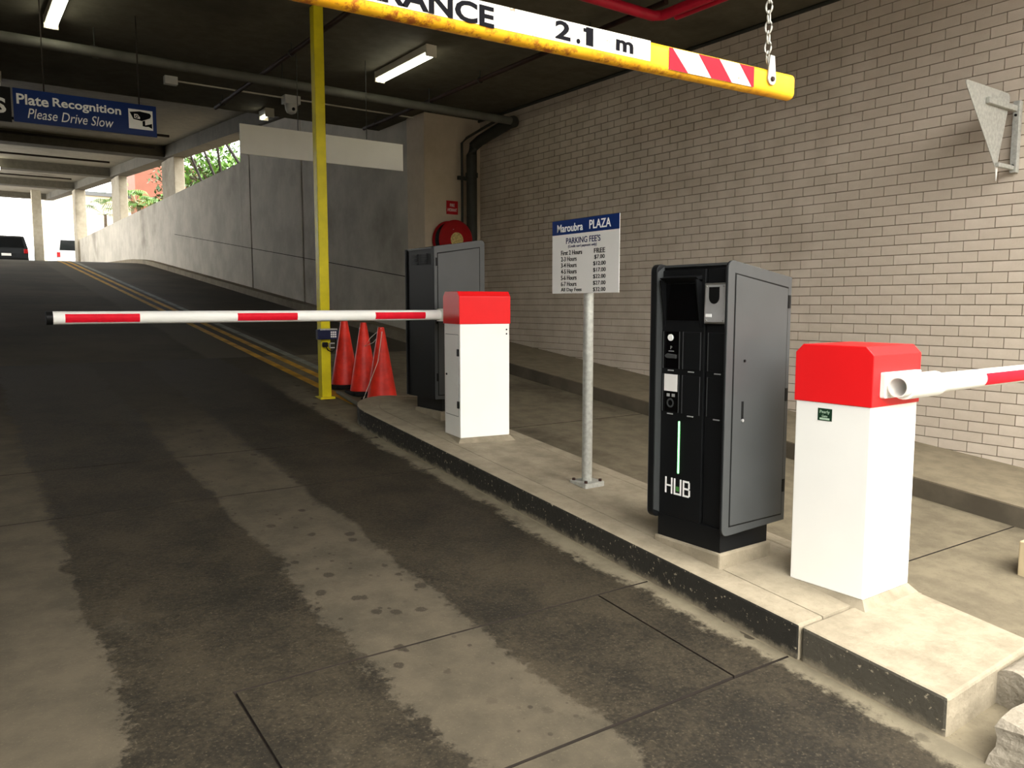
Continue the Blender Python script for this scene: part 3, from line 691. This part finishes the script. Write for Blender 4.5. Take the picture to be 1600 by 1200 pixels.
o = obj('string', tube(B(), [(3.205, 6.51, gz + .67), (3.17, 6.66, gz + .58), (3.15, 6.74, gz + .50), (3.18, 6.62, gz + .54), (3.21, 6.50, gz + .64), (3.12, 6.41, gz + .38), (2.93, 6.33, gz + .05)], .003, 5), 'string', smooth=True); tag(o, 'thin white string looped from cone tip to the conduit', 'string')

# ------- clearance bar hanging on chains
BZ = 2.266
cb = empty('clearance_bar', (0, 1.845, BZ), 'yellow height clearance bar reading CLEARANCE 2.1 m hung on chains', 'sign')
xr, tilt = 2.535, .024
prof = rrect(-.045, .005, .0, .088, .022, 5)
br = obj('bar', prism(B(), prof, 'x', -1.0, xr), 'bar', cb, smooth=True)
br.data.transform(Matrix(((1,0,0,0),(0,1,0,0),(tilt,0,1,-tilt*1.2),(0,0,0,1))))
def onbar(x): return tilt*(x - 1.2)
def plate(x0, x1, z_0, z_1, mat, name, y=-.0462, sk=0.0):
    return obj(name, hexa(B(), [(x0, y, z_0 + onbar(x0)), (x1, y, z_0 + onbar(x1)), (x1, y + .003, z_0 + onbar(x1)), (x0, y + .003, z_0 + onbar(x0)), (x0 - sk, y, z_1 + onbar(x0)), (x1 - sk, y, z_1 + onbar(x1)), (x1 - sk, y + .003, z_1 + onbar(x1)), (x0 - sk, y + .003, z_1 + onbar(x0))]), mat, br)
plate(.62, 1.808, .024, .084, 'wornwhite', 'white_panel')
def btext(s, x0, x1, h, zc): text(s, x1 - x0, h, 'ink', br, ((x0+x1)/2, -.0466, zc + onbar((x0+x1)/2)), '-y', .03)
btext('CLEARANCE', .66, 1.228, .054, .054); btext('2', 1.435, 1.490, .050, .056); btext('.', 1.512, 1.526, .014, .036); btext('1', 1.548, 1.575, .050, .055); plate(1.538, 1.552, .066, .076, 'ink', 'numeral_flag', -.0474); btext('m', 1.665, 1.735, .032, .050)
plate(1.89, 2.305, .012, .078, 'wornwhite', 'chevron_panel', -.0464)
for ta, tb, ba, bb in ((1.89, 1.905, 1.89, 1.977), (2.025, 2.126, 2.088, 2.19), (2.228, 2.305, 2.293, 2.305)):
    y = -.0474; zz = lambda x, z: z + onbar(x)
    obj('red_chevron', hexa(B(), [(ba, y, zz(ba, .012)), (bb, y, zz(bb, .012)), (bb, y + .002, zz(bb, .012)), (ba, y + .002, zz(ba, .012)), (ta, y, zz(ta, .078)), (tb, y, zz(tb, .078)), (tb, y + .002, zz(tb, .078)), (ta, y + .002, zz(ta, .078))]), 'redtape', br)
def chain(x):
    zt_ = ZC - BZ; z = .11 + onbar(x)
    obj('hanger_plate', prism(B(), [(x + .022*math.cos(a), .052 + onbar(x) + .022*math.sin(a)) for a in [PI + PI*k/10 for k in range(11)]] + [(x + .012, .13 + onbar(x)), (x - .012, .13 + onbar(x))], 'y', -.052, -.046), 'galv', br, bevel=.001)
    obj('hanger_bolt', lathe(B(), [(.009, 0), (.008, .006)], 6, Matrix.Translation((x, -.052, .05 + onbar(x))) @ Matrix.Rotation(PI/2, 4, 'X')), 'rust', br)
    i = 0
    bm = B(); tube(bm, [(.011*math.cos(a), 0, .021*math.sin(a)) if True else 0 for a in [2*PI*k/12 for k in range(13)]], .0035, 6)
    me = bpy.data.meshes.new('chain_link'); bm.to_mesh(me); bm.free(); me.materials.append(M['galv'])
    while z < zt_:
        o = bpy.data.objects.new('chain_link', me); C.objects.link(o); o.parent = cb; o.location = (x, -.03, z + .018); o.rotation_euler = (0, 0, (PI/2 if i % 2 else 0) + .3); z += .034; i += 1
chain(2.398); chain(-.5)

# ------- hanging signs
hs = empty('plate_recognition_sign', (1.14, 8.0, 3.10), 'blue hanging sign reading Plate Recognition Please Drive Slow', 'sign')
pb = obj('sign_board', box(B(), -.56, .56, 0, .02, 0, .275), 'blue', hs)
text('Plate', .235, .086, 'whiteink', pb, (-.4175, -.0005, .190), '-y', .022); text('Recognition', .535, .094, 'whiteink', pb, (-.0025, -.0005, .186), '-y', .022)
text('Please Drive Slow', .66, .082, 'whiteink', pb, (-.130, -.0005, .080), '-y', 0, .25)
ip = obj('camera_pictogram', box(B(), .325, .528, -.0015, 0, .055, .228), 'whiteink', pb)
def flat(pts, mat, par, name='pictogram_shape', y0=-.003): return obj(name, prism(B(), pts, 'y', y0, -.001), mat, par)
flat([(.335, .200), (.42, .214), (.505, .204), (.515, .185), (.505, .162), (.435, .130), (.365, .140)], 'ink', ip)
flat([(.372, .150), (.372, .186), (.400, .186), (.420, .160), (.420, .146)], 'whiteink', ip, y0=-.004)
flat([(.392 + .014*math.cos(2*PI*k/14), .165 + .014*math.sin(2*PI*k/14)) for k in range(14)], 'ink', ip, y0=-.005)
flat([(.392 + .007*math.cos(2*PI*k/12), .165 + .007*math.sin(2*PI*k/12)) for k in range(12)], 'whiteink', ip, y0=-.006)
flat([(.440, .085), (.440, .130), (.462, .136), (.462, .095), (.520, .115), (.520, .07), (.490, .085), (.465, .082)], 'ink', ip)
for x in (-.33, .42): obj('hanger', box(B(), x - .005, x + .005, .005, .011, .27, ZC - 3.10), 'joint', hs)
ss = empty('black_letter_sign', (.28, 8.0, 3.10), 'black hanging sign with a white letter S at left picture edge', 'sign')
o = obj('sign_board', box(B(), -.55, .285, 0, .02, -.01, .272), 'black', ss); text('S', .085, .125, 'whiteink', o, (.205, -.0005, .118), '-y', .03)
for x in (-.45, .1): obj('hanger', box(B(), x - .005, x + .005, .005, .011, .27, ZC - 3.10), 'joint', ss)
ws = empty('blank_white_sign', (3.35, 8.0, 3.04), 'long blank white hanging board over the exit lane', 'sign')
o = obj('sign_board', box(B(), -.89, .89, 0, .02, 0, .287), 'boardgrey', ws, bevel=.002)
for x in (-.3, .46): obj('hanger_wire', tube(B(), [(x, .01, .28), (x, .01, ZC - 3.04)], .004, 6), 'darkpipe', ws)

# ------- fluorescent lamps
def lamp(x, y0, y1, lab, nt=2):
    t = empty('fluorescent_lamp', (x, (y0+y1)/2, ZC), lab, 'lamp', 0, 'fluorescent ceiling lamps'); L = (y1-y0)/2
    obj('housing', box(B(), -.055, .055, -L, L, -.075, 0), 'lampbody', t, bevel=.006)
    for s in (-1, 1): obj('end_cap', box(B(), -.06, .06, s*L - .012, s*L + .012, -.115, 0), 'lampbody', t, bevel=.004)
    for k in range(nt): obj('tube', tube(B(), [(-.028 + .056*k, -L + .02, -.095), (-.028 + .056*k, L - .02, -.095)], .017, 10), 'tube', t, smooth=True)
    return t
lamp(4.12, 7.15, 8.30, 'twin fluorescent lamp on ceiling above the blank white board'); lamp(.94, 7.25, 8.45, 'twin fluorescent lamp on ceiling at the top left corner')
lamp(3.66, 10.62, 10.86, 'short fluorescent lamp near the ceiling edge behind the dome camera', 1); lamp(.62, 10.72, 10.95, 'short fluorescent lamp above the black letter sign', 1)
bl_ = empty('bulkhead_lamp', (1.7, 32.8, zsof(32.8)), 'small bright lamp under the far cross beam', 'lamp')
obj('dome', lathe(B(), [(.02, -.22), (.14, -.18), (.18, -.08), (.18, 0)], 16), 'tube', bl_, smooth=True)

# ------- ceiling pipes
def pipe(name, pts, r, mat, lab, hang=(), seg=12):
    t = empty(name, pts[0], lab, 'pipe'); o = Vector(pts[0])
    obj('pipe_run', tube(B(), [Vector(p) - o for p in pts], r, seg), mat, t, smooth=True)
    for h in hang:
        h = Vector(h) - o
        obj('hanger_rod', tube(B(), [(h.x, h.y, h.z + r*.8), (h.x, h.y, ZC - o.z)], .006, 6), 'darkpipe', t)
        obj('hanger_clip', tube(B(), [(h.x + (r + .008)*math.cos(a), h.y, h.z + (r + .008)*math.sin(a)) for a in [2*PI*k/10 for k in range(11)]], .006, 6), 'darkpipe', t)
    return t
pipe('large_grey_pipe', [(-3.4, 8.56, 3.93), (6.1, 8.56, 3.93)], .05, 'greypipe', 'large grey pipe crossing the whole ceiling towards the brick wall', [(1.3, 8.56, 3.93), (3.1, 8.56, 3.93), (4.9, 8.56, 3.93)])
pipe('sprinkler_pipe', [(2.96, 4.6, 4.05), (2.96, 10.6, 4.05)], .024, 'rust', 'rusty brown sprinkler pipe running behind the yellow pole', [(2.96, 5.9, 4.05), (2.96, 7.9, 4.05), (2.96, 10.3, 4.05)])
pipe('sprinkler_pipe', [(5.0, 4.8, 4.05), (5.0, 10.6, 4.05)], .024, 'rust', 'rusty brown sprinkler pipe running under the red pipe to the brick-wall side', [(5.0, 5.75, 4.05), (5.0, 7.6, 4.05), (5.0, 10.2, 4.05)])
pipe('fire_pipe', [(2.4, 4.58, 3.80), (4.62, 4.58, 3.80), (4.68, 4.52, 3.80), (4.68, -1.0, 3.80)], .040, 'redpipe', 'red fire pipe turning a corner at the top of the picture', [(3.6, 4.58, 3.8)])
pipe('fire_pipe', [(4.82, 4.52, 3.82), (4.82, -1.0, 3.82)], .030, 'redpipe', 'slimmer red pipe beside the red fire pipe corner')
pipe('thin_conduit', [(2.26, 9.88, ZC - .03), (5.6, 9.88, ZC - .03)], .010, 'lampbody', 'thin pale conduit on the ceiling joining junction box and dome camera', seg=8)
jb = obj('junction_box', box(B(), 2.19, 2.33, 9.80, 9.88, ZC - .09, ZC - .0), 'cctv', bevel=.004); tag(jb, 'small white junction box on the ceiling at the conduit end', 'box')
dc = empty('dome_camera', (3.68, 9.88, ZC), 'white dome security camera under the ceiling left of the yellow pole', 'camera')
obj('mount_box', box(B(), -.10, .10, -.07, .07, -.10, 0), 'cctv', dc, bevel=.006)
obj('dome', lathe(B(), [(.02, -.215), (.055, -.20), (.072, -.165), (.075, -.13), (.075, -.10)], 20), 'cctv', dc, smooth=True)
obj('lens', lathe(B(), [(.022, 0), (.018, .012)], 14, Matrix.Translation((.005, -.066, -.165)) @ Matrix.Rotation(PI/2, 4, 'X')), 'black', dc)
for q, lab in (((-3.4, 22.0, zsof(22) - .02), 'dark pipe hung below the nearest cross beam'), ((-3.4, 20.4, zsof(20.4) + .1), 'dark pipe hung in front of the nearest cross beam'), ((-3.4, 28.5, zsof(28.5) + .1), 'dark pipe between first and second cross beams'), ((-3.4, 37.5, zsof(37.5) + .1), 'dark pipe beyond the second cross beam')):
    o = obj('sprinkler_branch', tube(B(), [q, (4.6, q[1], q[2])], .03, 8), 'joint', smooth=True); tag(o, lab, 'pipe')

# ------- drain pipe, hydrant sign, hose reel
dp = empty('drain_pipe', (6.06, 9.43, ground(9.43) + .13), 'dark drain pipe standing at the pillar beside the brick wall', 'pipe'); oz = dp.location.z
obj('pipe_run', tube(B(), [(0, 0, 0), (0, 0, 3.62 - oz), (.01, -.05, 3.74 - oz), (.04, -.16, 3.80 - oz), (.10, -.75, 3.93 - oz), (.10, -.87, 3.93 - oz)], .075, 16), 'darkpipe', dp, smooth=True)
obj('slim_pipe', tube(B(), [(-.12, .06, 0), (-.12, .06, 3.78 - oz), (-.09, -.02, 3.84 - oz), (.05, -.7, 4.02 - oz)], .018, 8), 'darkpipe', dp, smooth=True)
for z in (3.35, 1.9): obj('pipe_collar', lathe(B(), [(.088, z - oz - .03), (.088, z - oz + .03)], 16), 'darkpipe', dp)
obj('pipe_bracket', box(B(), -.2, .1, .02, .06, 3.28 - oz, 3.33 - oz), 'darkpipe', dp)
hy = empty('hydrant_sign', (5.84, YE - .006, 2.91), 'small red FIRE HYDRANT sign on the beige pillar', 'sign')
o = obj('sign_plate', box(B(), -.092, .092, -.004, .003, -.092, .092), 'signred', hy); text('FIRE', .075, .042, 'whiteink', o, (0, -.0045, .032), '-y', .01); text('HYDRANT', .15, .042, 'whiteink', o, (0, -.0045, -.032), '-y', .01)
hr = empty('hose_reel', (5.765, YE, 2.45), 'round red fire hose reel mounted on the beige pillar', 'hose reel')
RX = Matrix.Rotation(PI/2, 4, 'X')
obj('back_disc', lathe(B(), [(.26, .04), (.27, .05), (.26, .065)], 40, RX), 'reel', hr, smooth=True)
obj('front_disc', lathe(B(), [(.26, .215), (.27, .225), (.25, .245), (.12, .25)], 40, RX), 'reel', hr, smooth=True)
obj('hose_coil', lathe(B(), [(.2, .065)] + [(.225 + .02*math.sin(k*PI/2.0)*1.0, .07 + .012*k) for k in range(12)] + [(.2, .215)], 40, RX), 'black', hr, smooth=True)
obj('hub_label', lathe(B(), [(.10, .25), (.10, .254)], 30, RX), 'paper', hr)
obj('white_tab', box(B(), -.06, -.015, -.249, -.243, .12, .14), 'whiteink', hr)
obj('wall_mount', box(B(), -.05, .05, -.05, .0, -.4, .05), 'reel', hr)

# ------- give-way sign seen from behind
gw = empty('triangle_sign', (6.2, 2.64, 2.5), 'white metal triangle sign seen from behind, bracketed off the brick wall', 'sign')
def r3(pts, r, n=4):
    out = []
    for i, p in enumerate(pts):
        p = Vector(p); a = (Vector(pts[i-1]) - p).normalized(); b = (Vector(pts[(i+1) % len(pts)]) - p).normalized()
        for k in range(n+1):
            s = k/n; q = p + a*r*(1-s)**2*1.6 + b*r*s**2*1.6; out.append((q.x, q.y))
    return out
obj('sign_plate', prism(B(), r3([(-.67, .54), (.01, .54), (-.15, .0)], .035), 'y', -.004, 0), 'galv', gw)
obj('bracket', box(B(), -.36, .075, -.03, -.004, .425, .465), 'galv', gw, bevel=.004)
obj('lower_bracket', box(B(), -.17, .075, -.03, -.004, .02, .05), 'galv', gw, bevel=.004)
st_ = obj('wall_strut', box(B(), .06, .105, -.045, .0, .0, .50), 'galv', gw, bevel=.003)
for z in (.05, .40): obj('bolt', lathe(B(), [(.009, 0), (.008, .008)], 8, Matrix.Translation((.06, -.022, z)) @ Matrix.Rotation(-PI/2, 4, 'Y')), 'black', st_)
obj('tail_tab', prism(B(), [(-.168, .03), (-.132, .03), (-.132, .0), (-.145, -.075), (-.16, .0)], 'y', -.006, -.001), 'signwhite', gw)

# ------- far cars
def car(name, x, y, w, h, L, lab, paint, van=False):
    z = ground(y); t = empty(name, (x, y, z), lab, 'car')
    hw = w/2; g_ = .2
    roofb = h; belt = h*.60
    pr = [(0, g_ + .15), (.05, belt*.75), (.06, belt), (.28 if not van else .10, roofb - .06), (.5, roofb), (L*.55, roofb), (L*.72, belt + .05), (L - .1, belt - .08), (L, belt*.6), (L, g_), (.1, g_)]
    bm = B(); n = len(pr); R = []
    for xs, tz in ((-hw, 0), (-hw*.98, 1), (hw*.98, 1), (hw, 0)):
        R.append([bm.verts.new((xs*(1 - .16*max(0, (p[1]-belt)/(roofb-belt))), p[0], p[1])) for p in pr])
    for a, b in zip(R, R[1:]):
        for i in range(n): bm.faces.new((a[i], a[(i+1) % n], b[(i+1) % n], b[i]))
    bm.faces.new(R[0]); bm.faces.new(R[-1][::-1]); bmesh.ops.recalc_face_normals(bm, faces=bm.faces[:])
    obj('body', bm, paint, t, bevel=.03)
    obj('rear_window', hexa(B(), [(-hw*.82, .065, belt + .04), (hw*.82, .065, belt + .04), (hw*.82, .09, belt + .04), (-hw*.82, .09, belt + .04), (-hw*.72, pr[3][0] - .03, roofb - .1), (hw*.72, pr[3][0] - .03, roofb - .1), (hw*.72, pr[3][0], roofb - .1), (-hw*.72, pr[3][0], roofb - .1)]), 'carglass', t)
    for s in (-1, 1): obj('tail_lamp', box(B(), s*hw*.88 - .08, s*hw*.88 + .08, -.01, .06, belt*.75, belt*.98), 'taillight', t, bevel=.01)
    obj('number_plate', box(B(), -.19, .19, .0, .03, belt*.62, belt*.62 + .11), 'signwhite', t)
    obj('bumper', box(B(), -hw*.97, hw*.97, -.06, .12, g_ + .05, g_ + .28), 'black', t, bevel=.03)
    for s in (-1, 1):
        for yw in (.75, L - .85):
            obj('wheel', lathe(B(), [(.2, -.1), (.31, -.09), (.32, 0), (.31, .09), (.2, .1)], 20, Matrix.Translation((s*(hw - .1), yw, .32)) @ Matrix.Rotation(PI/2, 4, 'Y')), 'rubber', t, smooth=True)
    return t
car('parked_car', 2.50, 43, 1.75, 1.50, 4.2, 'dark hatchback at the top of the ramp at left picture edge', 'carpaint')
car('parked_car', 6.35, 52, 1.85, 1.92, 4.6, 'silver van partly hidden behind the end of the grey wall', 'carpaint2', True)

# ------- outside: garden, trees, palm, building
gd = obj('garden_ground', box(B(), CX + .3, 45, 12, 90, 2.6, 3.4), 'soil'); tag(gd, 'garden ground outside beyond the grey wall', 'ground', kind='structure')
def tree(x, y, z, r, hgt, n, mat, lab, trunk=True):
    t = empty('broadleaf_tree', (x, y, 3.4), lab, 'tree', 0, 'trees outside the wall opening')
    bm = B()
    for i in range(n):
        d = Vector((random.gauss(0, 1), random.gauss(0, 1), random.gauss(0, 1))).normalized() * (random.random() ** .5)
        c = Vector((d.x*r, d.y*r, z - 3.4 + d.z*hgt)); s = random.uniform(.06, .16)
        m = Matrix.Translation(c) @ Matrix.Rotation(random.uniform(0, 6.28), 4, 'Z') @ Matrix.Rotation(random.uniform(-1.2, 1.2), 4, 'X')
        v = [bm.verts.new(m @ Vector(q)) for q in ((-s*.45, 0, 0), (0, -s, .02), (s*.45, 0, 0), (0, s, .02))]
        bm.faces.new(v)
    obj('foliage', bm, mat, t, kind='stuff')
    obj('trunk', tube(B(), [(0, 0, -.1), (.1, .05, (z - 3.4)*.5), (-.1, 0, z - 3.4 + hgt*.3)], [.14, .1, .05], 8), 'bark', t, smooth=True)
    for i in range(5):
        a = random.uniform(0, 6.28)
        obj('branch', tube(B(), [(.05, 0, (z - 3.4)*.5 + .2*i*.3), (math.cos(a)*r*.5, math.sin(a)*r*.5, z - 3.4 + random.uniform(-.2, .4)*hgt), (math.cos(a)*r*.9, math.sin(a)*r*.9, z - 3.4 + random.uniform(0, .7)*hgt)], [.06, .04, .02], 6), 'bark', t, smooth=True)
    return t
tree(8.2, 29.0, 6.0, 1.5, 1.4, 1900, 'leaf', 'bright green tree outside, framed by the opening above the grey wall')
tree(9.0, 36.0, 6.6, 1.8, 1.6, 1500, 'leafdark', 'darker green tree outside behind the bright green one')
tree(12.5, 42.0, 8.0, 2.6, 2.4, 2200, 'leaf', 'larger pale tree farther out behind the opening')
def palm(x, y, z, nf, ln, lab, mat='leaf'):
    t = empty('palm', (x, y, 3.4), lab, 'palm')
    obj('trunk', tube(B(), [(0, 0, -.1), (.05, 0, z - 3.4)], [.12, .09], 8), 'bark', t, smooth=True)
    for i in range(nf):
        a = 2*PI*i/nf + random.uniform(-.2, .2); up = random.uniform(.1, .7); bm = B()
        for k in range(13):
            s = -.9 + 1.8*k/12
            d = Vector((math.cos(a + s*.9), math.sin(a + s*.9), up - .15)); hub = Vector((math.cos(a), math.sin(a), up)) * ln*.45
            L_ = ln*(.62 - .18*abs(s)); tip = hub + d*L_*.8 + Vector((0, 0, -.35*L_)); mid = hub + d*L_*.55
            side = Vector((-math.sin(a + s), math.cos(a + s), 0))*.028
            v = [bm.verts.new(q) for q in (hub, mid - side, tip, mid + side)]; bm.faces.new(v)
        tube(bm, [(0, 0, 0), Vector((math.cos(a), math.sin(a), up))*ln*.45], .012, 5)
        for v in bm.verts: v.co.z += z - 3.4
        obj('frond', bm, mat, t)
    return t
palm(8.2, 43.5, 6.5, 15, 2.1, 'fan palm with bright fronds behind the second wall column')
palm(7.7, 38.4, 5.9, 13, 1.2, 'small pale fan palm just above the wall top near the first column')
palm(8.6, 56.0, 7.2, 13, 2.2, 'dark fan palm farther along the wall top', 'leafdark')
bd = empty('brick_building', (19.5, 70, 3.4), 'terracotta and cream building outside beyond the palms', 'building')
obj('wall', box(B(), -7, 9, -3, 3, -.2, 9), 'terracotta', bd)
obj('side_wing', box(B(), -13, -7, -1, 3, -.2, 6.5), 'cream', bd)
obj('eave', box(B(), -13.3, -6.8, -1.3, 3, 6.5, 6.8), 'kgrey', bd)
for x in (-11.5, -9, -5, -2, 1):
    w = obj('window', box(B(), x - .6, x + .6, (-1.05 if x < -7 else -3.05), (-.98 if x < -7 else -2.98), 3.6, 5.0), 'signwhite', bd); obj('pane', box(B(), x - .5, x + .5, (-1.07 if x < -7 else -3.07), (-1.04 if x < -7 else -3.04), 3.7, 4.9), 'cream', w)
# steel braces in the opening over the wall
for y0, y1, lab in ((24.0, 22.4, 'dark diagonal brace in the opening, nearest the first column'), (22.6, 21.2, 'second dark diagonal brace in the opening'), (21.3, 20.9, 'upright dark brace in the middle of the opening'), (20.6, 18.9, 'long dark diagonal brace in the opening'), (18.3, 18.1, 'thick dark post at the right end of the opening')):
    r = .035 if y0 > 18.5 else .08
    o = obj('steel_brace', tube(B(), [(CX + .5, y0, zsof(y0) + .15), (CX + .5, y1, 4.55)], r, 8), 'joint', smooth=True); tag(o, lab, 'brace', 'braces in the opening above the grey wall')
